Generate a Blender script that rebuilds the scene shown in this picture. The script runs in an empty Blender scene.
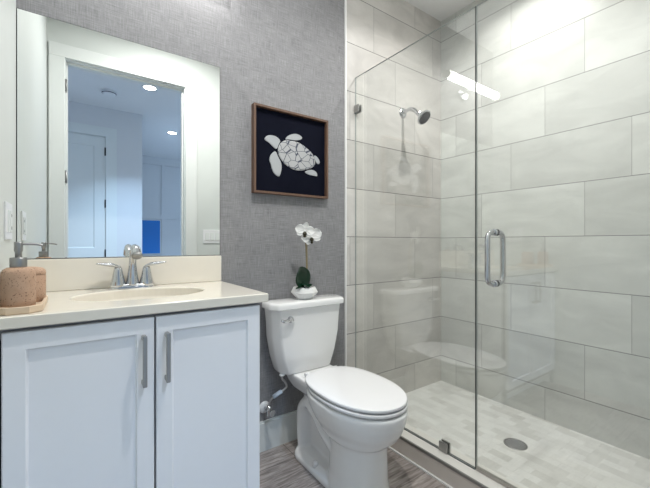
import bpy, bmesh, math, random
from mathutils import Vector, Matrix
random.seed(7)
C = bpy.context.scene
COL = C.collection
PI = math.pi

# ------------------------------------------------------------------ camera
F_PX, V0, YAW = 350.0, 243.0, math.radians(35.25)
cam_d = bpy.data.cameras.new('camera'); cam = bpy.data.objects.new('camera', cam_d); COL.objects.link(cam)
cam_d.sensor_fit = 'HORIZONTAL'; cam_d.sensor_width = 36.0
cam_d.lens = 36.0 * F_PX / 650.0
cam_d.shift_y = -(244.0 - V0) / 650.0
cam_d.clip_start = 0.02
cam.location = (0, -1.68, 1.08)
cam.rotation_euler = (PI / 2, 0, -YAW)
C.camera = cam

# ------------------------------------------------------------------ world, exposure, area lights
w = bpy.data.worlds.new('world'); C.world = w; w.use_nodes = True
w.node_tree.nodes['Background'].inputs[0].default_value = (0.55, 0.72, 1.0, 1)
w.node_tree.nodes['Background'].inputs[1].default_value = 1.0
C.view_settings.view_transform = 'Standard'; C.view_settings.look = 'None'
C.view_settings.gamma = 1.0; C.view_settings.use_curve_mapping = False
C.view_settings.exposure = 0.42

def area_light(name, loc, size, power, color, rot=(0, 0, 0), shape='RECTANGLE', spread=PI):
    d = bpy.data.lights.new(name, 'AREA'); d.shape = shape; d.size = size[0]; d.size_y = size[1]
    d.energy = power; d.color = color; d.spread = spread
    o = bpy.data.objects.new(name, d); COL.objects.link(o); o.location = loc; o.rotation_euler = rot
    return o
DAY = (0.42, 0.66, 1.0)
area_light('added_hall_daylight', (3.02, -2.55, 1.62), (1.3, 1.4), 3.5, DAY, (0, PI / 2, 0))  # area light added to bring blue daylight into the hall
area_light('added_alcove_daylight', (3.02, -4.75, 1.62), (1.3, 1.4), 6, DAY, (0, PI / 2, 0))  # second added blue light, for the alcove
LAMP_BATH, LAMP_SHOWER, LAMP_HALL, BAR_STRENGTH = 17.5, 8.3, 22.0, 8.5

# ------------------------------------------------------------------ materials
def new_mat(name):
    m = bpy.data.materials.new(name); m.use_nodes = True
    return m, m.node_tree.nodes, m.node_tree.links, m.node_tree.nodes['Principled BSDF']
def plain(name, col, rough=0.5, metal=0.0, var=0.0, scale=40.0, bump=0.0, coat=0.0):
    m, N, L, p = new_mat(name)
    p.inputs['Base Color'].default_value = (*col, 1); p.inputs['Roughness'].default_value = rough
    p.inputs['Metallic'].default_value = metal; p.inputs['Coat Weight'].default_value = coat
    geo = N.new('ShaderNodeNewGeometry')
    n = N.new('ShaderNodeTexNoise'); n.inputs['Scale'].default_value = scale; n.inputs['Detail'].default_value = 4
    L.new(geo.outputs['Position'], n.inputs['Vector'])
    if var > 0:
        r = N.new('ShaderNodeMix'); r.data_type = 'RGBA'
        r.inputs['A'].default_value = (*[c * (1 - var) for c in col], 1)
        r.inputs['B'].default_value = (*[min(1, c * (1 + var)) for c in col], 1)
        L.new(n.outputs['Fac'], r.inputs['Factor']); L.new(r.outputs['Result'], p.inputs['Base Color'])
    if bump > 0:
        b = N.new('ShaderNodeBump'); b.inputs['Strength'].default_value = bump; b.inputs['Distance'].default_value = 0.002
        L.new(n.outputs['Fac'], b.inputs['Height']); L.new(b.outputs['Normal'], p.inputs['Normal'])
    return m
def emit(name, col, strength):
    m, N, L, p = new_mat(name); p.inputs['Base Color'].default_value = (*col, 1)
    p.inputs['Emission Color'].default_value = (*col, 1); p.inputs['Emission Strength'].default_value = strength
    return m
def math_node(N, L, op, a, b=None, c=None):
    n = N.new('ShaderNodeMath'); n.operation = op
    for i, v in enumerate((a, b, c)):
        if v is None: continue
        if isinstance(v, (int, float)): n.inputs[i].default_value = v
        else: L.new(v, n.inputs[i])
    return n.outputs[0]
def mix_rgb(N, L, fac, a, b, mode='MIX'):
    n = N.new('ShaderNodeMix'); n.data_type = 'RGBA'; n.blend_type = mode
    for s, v in (('Factor', fac), ('A', a), ('B', b)):
        if isinstance(v, (int, float)): n.inputs[s].default_value = v
        elif isinstance(v, tuple): n.inputs[s].default_value = (*v, 1)
        else: L.new(v, n.inputs[s])
    return n.outputs['Result']

def tile_mat(name, axis, origin, col):
    """Large 60 x 30 tiles in a third-offset bond; axis is the horizontal world axis of the wall."""
    TW, TH, Z0, ST = 0.598, 0.2985, 0.223, 0.19933
    m, N, L, p = new_mat(name)
    geo = N.new('ShaderNodeNewGeometry'); s = N.new('ShaderNodeSeparateXYZ'); L.new(geo.outputs['Position'], s.inputs[0])
    h = s.outputs[axis]; z = s.outputs['Z']
    zr = math_node(N, L, 'DIVIDE', math_node(N, L, 'SUBTRACT', z, Z0 - TH), TH)
    row = math_node(N, L, 'FLOOR', zr)
    off = math_node(N, L, 'MULTIPLY', row, ST)
    u = math_node(N, L, 'DIVIDE', math_node(N, L, 'ADD', math_node(N, L, 'SUBTRACT', h, origin), off), TW)
    col_i = math_node(N, L, 'FLOOR', u)
    def edge(v, size):
        f = math_node(N, L, 'FRACT', v)
        return math_node(N, L, 'MULTIPLY', math_node(N, L, 'MINIMUM', f, math_node(N, L, 'SUBTRACT', 1.0, f)), size)
    dz = math_node(N, L, 'LESS_THAN', edge(zr, TH), 0.0019)
    du = math_node(N, L, 'LESS_THAN', edge(u, TW), 0.0013)
    comb = N.new('ShaderNodeCombineXYZ'); L.new(col_i, comb.inputs[0]); L.new(row, comb.inputs[1])
    wn = N.new('ShaderNodeTexWhiteNoise'); wn.noise_dimensions = '2D'; L.new(comb.outputs[0], wn.inputs['Vector'])
    # veined cloud pattern, shifted per tile
    sc = N.new('ShaderNodeVectorMath'); sc.operation = 'MULTIPLY_ADD'
    L.new(wn.outputs['Color'], sc.inputs[0]); sc.inputs[1].default_value = (9, 9, 9); L.new(geo.outputs['Position'], sc.inputs[2])
    mp = N.new('ShaderNodeMapping'); L.new(sc.outputs[0], mp.inputs[0]); mp.inputs['Rotation'].default_value = (0.5, 0.6, 0.3); mp.inputs['Scale'].default_value = (1, 1, 2.6)
    n = N.new('ShaderNodeTexNoise'); n.inputs['Scale'].default_value = 3.2; n.inputs['Detail'].default_value = 6; n.inputs['Roughness'].default_value = 0.55; n.inputs['Distortion'].default_value = 0.8
    L.new(mp.outputs[0], n.inputs['Vector'])
    n2 = N.new('ShaderNodeTexNoise'); n2.inputs['Scale'].default_value = 90; n2.inputs['Detail'].default_value = 2; L.new(geo.outputs['Position'], n2.inputs['Vector'])
    ramp = N.new('ShaderNodeValToRGB'); ramp.color_ramp.elements[0].position = 0.3; ramp.color_ramp.elements[1].position = 0.7
    ramp.color_ramp.elements[0].color = (*[c * 0.86 for c in col], 1); ramp.color_ramp.elements[1].color = (*[min(1, c * 1.08) for c in col], 1)
    L.new(n.outputs['Fac'], ramp.inputs[0])
    tint = math_node(N, L, 'MULTIPLY_ADD', wn.outputs['Value'], 0.16, 0.90)
    tint = math_node(N, L, 'MULTIPLY_ADD', n2.outputs['Fac'], 0.06, math_node(N, L, 'SUBTRACT', tint, 0.03))
    cc = N.new('ShaderNodeCombineXYZ')
    for i in range(3): L.new(tint, cc.inputs[i])
    body = mix_rgb(N, L, 1.0, ramp.outputs[0], cc.outputs[0], 'MULTIPLY')
    g1 = mix_rgb(N, L, du, body, (0.28, 0.275, 0.265))
    g2 = mix_rgb(N, L, dz, g1, (0.15, 0.145, 0.14))
    L.new(g2, p.inputs['Base Color'])
    p.inputs['Roughness'].default_value = 0.42; p.inputs['Specular IOR Level'].default_value = 0.35
    return m

def wallpaper_mat():
    m, N, L, p = new_mat('woven_wallpaper')
    geo = N.new('ShaderNodeNewGeometry')
    def thread(scale, sx, sz, det):
        mp = N.new('ShaderNodeMapping'); L.new(geo.outputs['Position'], mp.inputs[0]); mp.inputs['Scale'].default_value = (sx, 1, sz)
        n = N.new('ShaderNodeTexNoise'); n.inputs['Scale'].default_value = scale; n.inputs['Detail'].default_value = det; n.inputs['Roughness'].default_value = 0.7
        L.new(mp.outputs[0], n.inputs['Vector']); return n.outputs['Fac']
    a = thread(105, 0.12, 3.2, 3); b = thread(105, 3.2, 0.15, 3); c = thread(9, 1, 1, 2)
    f = math_node(N, L, 'MULTIPLY_ADD', b, 0.5, math_node(N, L, 'MULTIPLY', a, 0.5))
    f = math_node(N, L, 'MULTIPLY_ADD', c, 0.12, f)
    r = N.new('ShaderNodeValToRGB'); L.new(f, r.inputs[0])
    e = r.color_ramp.elements; e[0].position = 0.36; e[0].color = (0.125, 0.124, 0.130, 1); e[1].position = 0.68; e[1].color = (0.325, 0.323, 0.333, 1)
    L.new(r.outputs[0], p.inputs['Base Color']); p.inputs['Roughness'].default_value = 0.75
    bp = N.new('ShaderNodeBump'); bp.inputs['Strength'].default_value = 0.3; bp.inputs['Distance'].default_value = 0.002
    L.new(f, bp.inputs['Height']); L.new(bp.outputs[0], p.inputs['Normal'])
    return m

def plank_mat():
    m, N, L, p = new_mat('wood_look_planks')
    geo = N.new('ShaderNodeNewGeometry')
    br = N.new('ShaderNodeTexBrick'); L.new(geo.outputs['Position'], br.inputs['Vector'])
    br.inputs['Scale'].default_value = 1.0; br.inputs['Brick Width'].default_value = 0.9; br.inputs['Row Height'].default_value = 0.152
    br.inputs['Mortar Size'].default_value = 0.0016; br.inputs['Color1'].default_value = (0.9, 0.9, 0.9, 1); br.inputs['Color2'].default_value = (0.68, 0.68, 0.68, 1)
    br.inputs['Mortar'].default_value = (0.3, 0.3, 0.3, 1); br.offset = 0.37; br.inputs['Bias'].default_value = 0
    mp = N.new('ShaderNodeMapping'); L.new(geo.outputs['Position'], mp.inputs[0]); mp.inputs['Scale'].default_value = (2.6, 26, 1)
    n = N.new('ShaderNodeTexNoise'); n.inputs['Scale'].default_value = 3.5; n.inputs['Detail'].default_value = 8; n.inputs['Roughness'].default_value = 0.65; n.inputs['Distortion'].default_value = 0.6
    L.new(mp.outputs[0], n.inputs['Vector'])
    r = N.new('ShaderNodeValToRGB'); L.new(n.outputs['Fac'], r.inputs[0])
    e = r.color_ramp.elements; e[0].position = 0.32; e[0].color = (0.16, 0.13, 0.118, 1); e[1].position = 0.68; e[1].color = (0.62, 0.56, 0.525, 1)
    L.new(mix_rgb(N, L, 1.0, r.outputs[0], br.outputs['Color'], 'MULTIPLY'), p.inputs['Base Color'])
    p.inputs['Roughness'].default_value = 0.4
    return m

def mosaic_mat():
    m, N, L, p = new_mat('shower_floor_mosaic')
    geo = N.new('ShaderNodeNewGeometry')
    mp = N.new('ShaderNodeMapping'); L.new(geo.outputs['Position'], mp.inputs[0]); mp.inputs['Rotation'].default_value = (0, 0, PI / 2)
    br = N.new('ShaderNodeTexBrick'); L.new(mp.outputs[0], br.inputs['Vector'])
    br.inputs['Scale'].default_value = 1.0; br.inputs['Brick Width'].default_value = 0.102; br.inputs['Row Height'].default_value = 0.051
    br.inputs['Mortar Size'].default_value = 0.0011; br.inputs['Mortar Smooth'].default_value = 0.2
    br.inputs['Color1'].default_value = (0.80, 0.80, 0.775, 1); br.inputs['Color2'].default_value = (0.56, 0.555, 0.52, 1); br.inputs['Mortar'].default_value = (0.66, 0.66, 0.63, 1)
    br.inputs['Bias'].default_value = -0.35
    n = N.new('ShaderNodeTexNoise'); n.inputs['Scale'].default_value = 14; n.inputs['Detail'].default_value = 5; L.new(geo.outputs['Position'], n.inputs['Vector'])
    f = math_node(N, L, 'MULTIPLY_ADD', n.outputs['Fac'], 0.24, 0.88)
    cc = N.new('ShaderNodeCombineXYZ')
    for i in range(3): L.new(f, cc.inputs[i])
    L.new(mix_rgb(N, L, 1.0, br.outputs['Color'], cc.outputs[0], 'MULTIPLY'), p.inputs['Base Color'])
    p.inputs['Roughness'].default_value = 0.5
    return m

def glass_mat():
    """Thin clear pane: see-through plus a Fresnel mirror reflection on either face."""
    m, N, L, p = new_mat('clear_shower_glass'); N.remove(p); out = N['Material Output']
    geo = N.new('ShaderNodeNewGeometry')
    ior = N.new('ShaderNodeMix'); L.new(geo.outputs['Backfacing'], ior.inputs['Factor'])
    ior.inputs['A'].default_value = 1.85; ior.inputs['B'].default_value = 1 / 1.85
    fr = N.new('ShaderNodeFresnel'); L.new(ior.outputs['Result'], fr.inputs['IOR'])
    tr = N.new('ShaderNodeBsdfTransparent'); tr.inputs[0].default_value = (0.982, 0.992, 0.986, 1)
    gl = N.new('ShaderNodeBsdfGlossy'); gl.inputs['Roughness'].default_value = 0.0; gl.inputs[0].default_value = (1, 1, 1, 1)
    mx = N.new('ShaderNodeMixShader'); L.new(fr.outputs[0], mx.inputs[0]); L.new(tr.outputs[0], mx.inputs[1]); L.new(gl.outputs[0], mx.inputs[2])
    L.new(mx.outputs[0], out.inputs['Surface'])
    return m

def stone_mat():
    m, N, L, p = new_mat('pitted_terracotta_stone')
    geo = N.new('ShaderNodeNewGeometry')
    v = N.new('ShaderNodeTexNoise'); v.inputs['Scale'].default_value = 260; v.inputs['Detail'].default_value = 2; L.new(geo.outputs['Position'], v.inputs['Vector'])
    n = N.new('ShaderNodeTexNoise'); n.inputs['Scale'].default_value = 30; n.inputs['Detail'].default_value = 5; L.new(geo.outputs['Position'], n.inputs['Vector'])
    base = mix_rgb(N, L, n.outputs['Fac'], (0.38, 0.225, 0.14), (0.60, 0.42, 0.30))
    r = N.new('ShaderNodeValToRGB'); L.new(v.outputs['Fac'], r.inputs[0]); e = r.color_ramp.elements
    e[0].position = 0.33; e[0].color = (0, 0, 0, 1); e[1].position = 0.38; e[1].color = (1, 1, 1, 1)
    L.new(mix_rgb(N, L, r.outputs[0], (0.16, 0.085, 0.05), base), p.inputs['Base Color']); p.inputs['Roughness'].default_value = 0.7
    b = N.new('ShaderNodeBump'); b.inputs['Strength'].default_value = 0.5; b.inputs['Distance'].default_value = 0.001; L.new(r.outputs[0], b.inputs['Height']); L.new(b.outputs[0], p.inputs['Normal'])
    return m

def shell_mat():
    m, N, L, p = new_mat('turtle_shell_scutes')
    geo = N.new('ShaderNodeNewGeometry')
    mp = N.new('ShaderNodeMapping'); L.new(geo.outputs['Position'], mp.inputs[0]); mp.inputs['Rotation'].default_value = (0, 0.5, 0); mp.inputs['Scale'].default_value = (23, 0.01, 30)
    v = N.new('ShaderNodeTexVoronoi'); v.feature = 'DISTANCE_TO_EDGE'; v.inputs['Scale'].default_value = 1.0; v.inputs['Randomness'].default_value = 0.75
    L.new(mp.outputs[0], v.inputs['Vector'])
    f = math_node(N, L, 'GREATER_THAN', v.outputs['Distance'], 0.035)
    L.new(mix_rgb(N, L, f, (0.05, 0.06, 0.09), (0.42, 0.425, 0.43)), p.inputs['Base Color']); p.inputs['Roughness'].default_value = 0.6
    return m

def wood_mat(name, c0, c1, scale=(60, 60, 4)):
    m, N, L, p = new_mat(name); geo = N.new('ShaderNodeNewGeometry')
    mp = N.new('ShaderNodeMapping'); L.new(geo.outputs['Position'], mp.inputs[0]); mp.inputs['Scale'].default_value = scale
    n = N.new('ShaderNodeTexNoise'); n.inputs['Scale'].default_value = 1.5; n.inputs['Detail'].default_value = 6; L.new(mp.outputs[0], n.inputs['Vector'])
    L.new(mix_rgb(N, L, n.outputs['Fac'], c0, c1), p.inputs['Base Color']); p.inputs['Roughness'].default_value = 0.5
    return m

M = {}
M['paper'] = wallpaper_mat()
M['paint'] = plain('white_wall_paint', (0.63, 0.665, 0.645), 0.55, var=0.02, scale=8)
M['hallpaint'] = plain('hall_wall_paint', (0.68, 0.69, 0.70), 0.6, var=0.02, scale=8)
M['trim'] = plain('white_trim_paint', (0.71, 0.74, 0.725), 0.4, var=0.01)
M['ceil'] = plain('ceiling_paint', (0.80, 0.80, 0.80), 0.8, var=0.02)
M['tile_side'] = tile_mat('stone_look_tile_side', 'Y', -0.139, (0.62, 0.625, 0.595))
M['tile_back'] = tile_mat('stone_look_tile_back', 'X', 1.968, (0.62, 0.60, 0.57))
M['planks'] = plank_mat(); M['mosaic'] = mosaic_mat(); M['glass'] = glass_mat()
M['curb'] = plain('taupe_curb_tile', (0.66, 0.60, 0.55), 0.5, var=0.10, scale=9)
M['curbtop'] = plain('cream_curb_top', (0.72, 0.70, 0.66), 0.4, var=0.04)
M['caulk'] = plain('white_caulk', (0.85, 0.85, 0.84), 0.5)
M['chrome'] = plain('polished_chrome', (0.60, 0.61, 0.63), 0.05, 1.0)
M['nickel'] = plain('satin_nickel', (0.40, 0.385, 0.365), 0.3, 1.0)
M['steel'] = plain('brushed_grey_steel', (0.36, 0.36, 0.355), 0.38, 1.0)
M['black'] = plain('black_metal', (0.02, 0.02, 0.022), 0.4, 0.6)
M['seal'] = plain('dark_rubber_seal', (0.035, 0.04, 0.04), 0.4)
M['mirror'] = plain('silvered_mirror', (0.93, 0.945, 0.935), 0.0, 1.0)
M['mirror_edge'] = plain('dark_mirror_edge', (0.07, 0.075, 0.075), 0.3)
M['cab'] = plain('white_cabinet_lacquer', (0.88, 0.89, 0.92), 0.35, var=0.01)
M['gap_shade'] = plain('painted_gap_shade', (0.25, 0.25, 0.27), 0.6)  # face frame grey: shade of the door gaps put into the colour
M['counter'] = plain('cream_cultured_marble', (0.80, 0.755, 0.665), 0.12, var=0.025, scale=25, coat=0.3)
M['ceramic'] = plain('white_vitreous_china', (0.87, 0.87, 0.865), 0.08, coat=0.4)
M['plastic'] = plain('white_seat_plastic', (0.87, 0.87, 0.88), 0.18)
M['frame'] = wood_mat('walnut_frame_wood', (0.07, 0.036, 0.024), (0.20, 0.115, 0.075))
M['navy'] = plain('navy_black_panel', (0.004, 0.005, 0.012), 0.9, var=0.2); M['navy'].node_tree.nodes['Principled BSDF'].inputs['Specular IOR Level'].default_value = 0.1
M['relief'] = plain('pale_grey_relief', (0.40, 0.415, 0.43), 0.7, var=0.06, scale=120)
M['shell'] = shell_mat()
M['stone'] = stone_mat()
M['tray'] = wood_mat('pale_travertine_tray', (0.58, 0.43, 0.29), (0.74, 0.60, 0.45), (10, 10, 40))
M['petal'] = plain('white_orchid_petal', (0.86, 0.86, 0.84), 0.5)
M['lip'] = plain('dark_orchid_lip', (0.035, 0.03, 0.012), 0.5)
M['leaf'] = plain('deep_green_leaf', (0.008, 0.038, 0.018), 0.3, var=0.3, scale=60)
M['stem'] = plain('olive_brown_stem', (0.26, 0.21, 0.12), 0.6, var=0.3, scale=150)
M['soil'] = plain('dark_moss', (0.03, 0.03, 0.02), 0.9)
M['pot'] = plain('matte_white_pot', (0.80, 0.80, 0.79), 0.45)
M['plate'] = plain('white_plate_plastic', (0.78, 0.79, 0.80), 0.35)
M['slot'] = plain('dark_slot', (0.03, 0.04, 0.07), 0.5)
M['tag'] = plain('pale_blue_paper_tag', (0.42, 0.50, 0.60), 0.6, var=0.35, scale=220)
M['hose'] = plain('braided_steel_hose', (0.55, 0.55, 0.56), 0.28, 1.0, bump=0.4, scale=500)
M['bar'] = emit('lit_frosted_tube', (1.0, 0.985, 0.96), BAR_STRENGTH)
M['lens'] = emit('lit_downlight_lens', (1.0, 0.96, 0.9), 8.0)
M['screen'] = plain('dark_blue_screen', (0.02, 0.20, 0.62), 0.3)
M['glass_rim'] = plain('polished_glass_rim', (0.30, 0.33, 0.32), 0.2)
M['grate'] = plain('bright_drain_steel', (0.62, 0.62, 0.61), 0.45, 0.6)
M['spray'] = plain('grey_spray_nozzles', (0.03, 0.03, 0.03), 0.8)

# ------------------------------------------------------------------ mesh helpers
def box(bm, x0, x1, y0, y1, z0, z1, bev=0.0, seg=2, mi=0):
    t = bmesh.new()
    bmesh.ops.create_cube(t, size=1)
    for v in t.verts:
        v.co = Vector(((x0 + x1) / 2 + v.co.x * (x1 - x0), (y0 + y1) / 2 + v.co.y * (y1 - y0), (z0 + z1) / 2 + v.co.z * (z1 - z0)))
    if bev: bmesh.ops.bevel(t, geom=t.edges[:], offset=bev, segments=seg, affect='EDGES', profile=0.5)
    merge(bm, t, mi)
def merge(bm, t, mi=0, mat=None):
    if mat is not None: t.transform(mat)
    vm = {}
    for v in t.verts: vm[v] = bm.verts.new(v.co)
    for f in t.faces:
        try:
            nf = bm.faces.new([vm[v] for v in f.verts]); nf.material_index = mi; nf.smooth = f.smooth
        except ValueError: pass
    t.free()
def loft(bm, rings, cap0=True, cap1=True, mi=0, smooth=True, closed=True):
    R = [[bm.verts.new(Vector(p)) for p in r] for r in rings]
    n = len(R[0])
    for a, b in zip(R[:-1], R[1:]):
        for i in range(n if closed else n - 1):
            j = (i + 1) % n
            f = bm.faces.new((a[i], a[j], b[j], b[i])); f.smooth = smooth; f.material_index = mi
    if cap0: f = bm.faces.new(R[0][::-1]); f.material_index = mi
    if cap1: f = bm.faces.new(R[-1]); f.material_index = mi
def circle(c, r, n=24, axis='Z', ry=None):
    out = []
    for i in range(n):
        a = 2 * PI * i / n; p, q = r * math.cos(a), (ry if ry else r) * math.sin(a)
        out.append({'Z': (c[0] + p, c[1] + q, c[2]), 'Y': (c[0] + p, c[1], c[2] + q), 'X': (c[0], c[1] + p, c[2] + q)}[axis])
    return out
def lathe(bm, prof, cx, cy, n=32, mi=0, smooth=True, phase=0.0):
    """prof: (radius, z) from bottom to top."""
    rings = [[(cx + max(r, 1e-4) * math.cos(2 * PI * i / n + phase), cy + max(r, 1e-4) * math.sin(2 * PI * i / n + phase), z) for i in range(n)] for r, z in prof]
    loft(bm, rings, mi=mi, smooth=smooth)
def lathe_dir(bm, prof, origin, direction, n=28, mi=0):
    """prof: (radius, distance along direction)."""
    t = bmesh.new(); lathe(t, prof, 0, 0, n)
    q = Vector((0, 0, 1)).rotation_difference(Vector(direction).normalized())
    merge(bm, t, mi, Matrix.Translation(Vector(origin)) @ q.to_matrix().to_4x4())
def spline(pts, k=8):
    P = [Vector(p) for p in pts]; P = [2 * P[0] - P[1]] + P + [2 * P[-1] - P[-2]]; out = []
    for i in range(1, len(P) - 2):
        for s in range(k):
            t = s / k
            out.append(0.5 * ((2 * P[i]) + (P[i + 1] - P[i - 1]) * t + (2 * P[i - 1] - 5 * P[i] + 4 * P[i + 1] - P[i + 2]) * t * t + (3 * P[i] - P[i - 1] - 3 * P[i + 1] + P[i + 2]) * t ** 3))
    return out + [P[-2]]
def tube(bm, pts, r, n=14, mi=0, flat=1.0):
    """r: one radius or one per point; flat squashes the section along its second axis."""
    P = [Vector(p) for p in pts]; rs = r if isinstance(r, (list, tuple)) else [r] * len(P)
    t0 = (P[1] - P[0]).normalized(); up = Vector((0, 0, 1)) if abs(t0.z) < 0.9 else Vector((1, 0, 0))
    u = (up - t0 * up.dot(t0)).normalized(); rings = []
    for i, p in enumerate(P):
        t = (P[min(i + 1, len(P) - 1)] - P[max(i - 1, 0)]).normalized()
        u = (u - t * u.dot(t)).normalized(); v = t.cross(u)
        rings.append([p + (u * math.cos(2 * PI * k / n) * flat + v * math.sin(2 * PI * k / n)) * rs[i] for k in range(n)])
    loft(bm, rings, mi=mi)
def rrect(cx, cy, hx, hy, r, z, n=6):
    out = []
    r = min(r, hx, hy)
    for qx, qy, a0 in ((1, 1, 0), (-1, 1, PI / 2), (-1, -1, PI), (1, -1, 1.5 * PI)):
        for i in range(n + 1):
            a = a0 + PI / 2 * i / n
            out.append((cx + qx * (hx - r) + r * math.cos(a), cy + qy * (hy - r) + r * math.sin(a), z))
    return out
def poly_prism(bm, pts2, y0, y1, mi=0):
    """polygon in the x/z plane pulled from y0 (back) to y1 (front), soft front edge."""
    cx = sum(p[0] for p in pts2) / len(pts2); cz = sum(p[1] for p in pts2) / len(pts2)
    ins = [(cx + (x - cx) * 0.94, cz + (z - cz) * 0.94) for x, z in pts2]
    ym = y0 + (y1 - y0) * 0.6
    loft(bm, [[(x, y0, z) for x, z in pts2], [(x, ym, z) for x, z in pts2], [(x, y1, z) for x, z in ins]], mi=mi, smooth=False)
def chaikin(pts, it=2):
    for _ in range(it):
        out = []
        for i in range(len(pts)):
            a, b = pts[i], pts[(i + 1) % len(pts)]
            out += [(a[0] * .75 + b[0] * .25, a[1] * .75 + b[1] * .25), (a[0] * .25 + b[0] * .75, a[1] * .25 + b[1] * .75)]
        pts = out
    return pts

# ------------------------------------------------------------------ object helpers
def wloc(o):
    p = Vector((0, 0, 0))
    while o: p += o.location; o = o.parent
    return p
def obj(name, bm, mat, parent=None, smooth_angle=None):
    """Links a bmesh built in world coordinates as ONE mesh object."""
    bmesh.ops.recalc_face_normals(bm, faces=bm.faces[:])
    me = bpy.data.meshes.new(name); o = bpy.data.objects.new(name, me); COL.objects.link(o)
    if parent: off = wloc(parent); o.parent = parent
    else:
        xs = [v.co for v in bm.verts]
        off = Vector(((min(v.x for v in xs) + max(v.x for v in xs)) / 2, (min(v.y for v in xs) + max(v.y for v in xs)) / 2, min(v.z for v in xs)))
        o.location = off
    bmesh.ops.translate(bm, verts=bm.verts[:], vec=-off)
    if smooth_angle is not None:
        for f in bm.faces: f.smooth = True
        for e in bm.edges:
            if len(e.link_faces) == 2 and e.calc_face_angle(0) > smooth_angle: e.smooth = False
    bm.to_mesh(me); bm.free()
    for m in (mat if isinstance(mat, (list, tuple)) else [mat]): me.materials.append(m)
    return o
def tag(o, label, cat, group=None):
    o['label'] = label; o['category'] = cat
    if group: o['group'] = group
    return o
def thing(name, label, cat, loc, group=None):
    o = bpy.data.objects.new(name, None); COL.objects.link(o); o.location = loc; o.empty_display_size = 0.05
    return tag(o, label, cat, group)
def struct(name, bm, mat, parent=None, smooth_angle=None):
    o = obj(name, bm, mat, parent, smooth_angle)
    if not parent: o['kind'] = 'structure'
    return o
def boxes(*bs, bev=0.0):
    bm = bmesh.new()
    for b in bs: box(bm, *b, bev=bev)
    return bm

# ------------------------------------------------------------------ the setting
XL, XT, XG, XR, YF, ZC = -0.182, 1.339, 1.414, 2.265, -1.56, 2.77
HY, HX, RY = -3.49, 0.694, -5.9            # hall: far wall, its end, wall of the alcove
struct('floor', boxes((XL - .1, 1.35, -1.68, .1, -.05, 0)), M['planks'])
struct('floor_shower', boxes((1.46, XR + .1, YF - .05, .1, -.05, .03)), M['mosaic'])
struct('floor_hall', boxes((-1.3, 3.1, -6.0, -1.68, -.05, 0)), M['planks'])
struct('ceiling', boxes((-1.3, 3.1, -6.0, .1, ZC, ZC + .06)), M['ceil'])
struct('wall_back', boxes((XL - .1, XT, 0, .1, 0, ZC)), M['paper'])
struct('wall_left', boxes((XL - .1, XL, YF, 0, 0, ZC)), M['paint'])
struct('wall_tiled_back', boxes((XT, XR, -.008, .1, 0, ZC)), M['tile_back'])
struct('wall_tiled_right', boxes((XR, XR + .1, YF, .1, 0, ZC)), M['tile_side'])
struct('wall_tiled_front', boxes((1.345, XR, YF, YF + .008, 0, ZC)), M['tile_back'])
OX0, OX1, OZ = -0.071, 0.766, 2.44
struct('wall_front', boxes((XL - .1, OX0 - .02, -1.68, YF, 0, ZC), (OX1 + .02, XR + .1, -1.68, YF, 0, ZC), (OX0 - .02, OX1 + .02, -1.68, YF, OZ + .02, ZC)), M['paint'])
struct('trim_tile_edge', boxes((XT - .006, XT + .003, -.011, 0, 0, ZC)), M['caulk'])
struct('baseboard_back', boxes((.545, XT - .007, -.015, 0, 0, .145), (.545, XT - .007, -.011, 0, .145, .152)), M['trim'])
struct('baseboard_front', boxes((OX1 + .106, 1.344, YF, YF + .015, 0, .152)), M['trim'])
# curb of the shower
bm = boxes((1.345, 1.46, YF, 0, 0, .085)); cb = struct('trim_shower_curb', bm, M['curb'])
struct('curb_cap', boxes((1.351, 1.468, YF + .009, -.009, .085, .0954), bev=.002), M['curbtop'], cb)
struct('edge_strip', boxes((1.342, 1.351, YF + .009, -.009, .082, .0954), bev=.0015), M['steel'], cb)
struct('caulk_line', boxes((1.337, 1.346, YF + .02, -.012, 0, .007)), M['caulk'], cb)
# bathroom doorway: jamb, stop and casing
bm = boxes((OX0 - .02, OX0, -1.68, YF, 0, OZ), (OX1, OX1 + .02, -1.68, YF, 0, OZ), (OX0 - .02, OX1 + .02, -1.68, YF, OZ, OZ + .02))
jm = struct('trim_door_jamb', bm, M['trim'])
struct('stop', boxes((OX0, OX0 + .011, -1.645, -1.605, 0, OZ), (OX1 - .011, OX1, -1.645, -1.605, 0, OZ), (OX0 + .011, OX1 - .011, -1.645, -1.605, OZ - .011, OZ)), M['trim'], jm)
bm = bmesh.new()
for y0, y1 in ((YF, YF + .02), (-1.70, -1.68)):
    box(bm, OX0 - .1, OX0 - .006, y0, y1, 0, OZ + .006, .003); box(bm, OX1 + .006, OX1 + .104, y0, y1, 0, OZ + .006, .003)
    box(bm, OX0 - .1, OX1 + .104, y0, y1, OZ + .006, OZ + .102, .003)
struct('trim_door_casing', bm, M['trim'])
for z in (2.247, 1.571, .93, .25):
    bm = bmesh.new()
    tube(bm, [(OX0 + .001, YF + .004, z - .045), (OX0 + .001, YF + .004, z + .045)], .007, 10)
    box(bm, OX0, OX0 + .003, YF - .036, YF + .002, z - .045, z + .045)
    struct('hinge', bm, M['steel'], jm)

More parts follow.
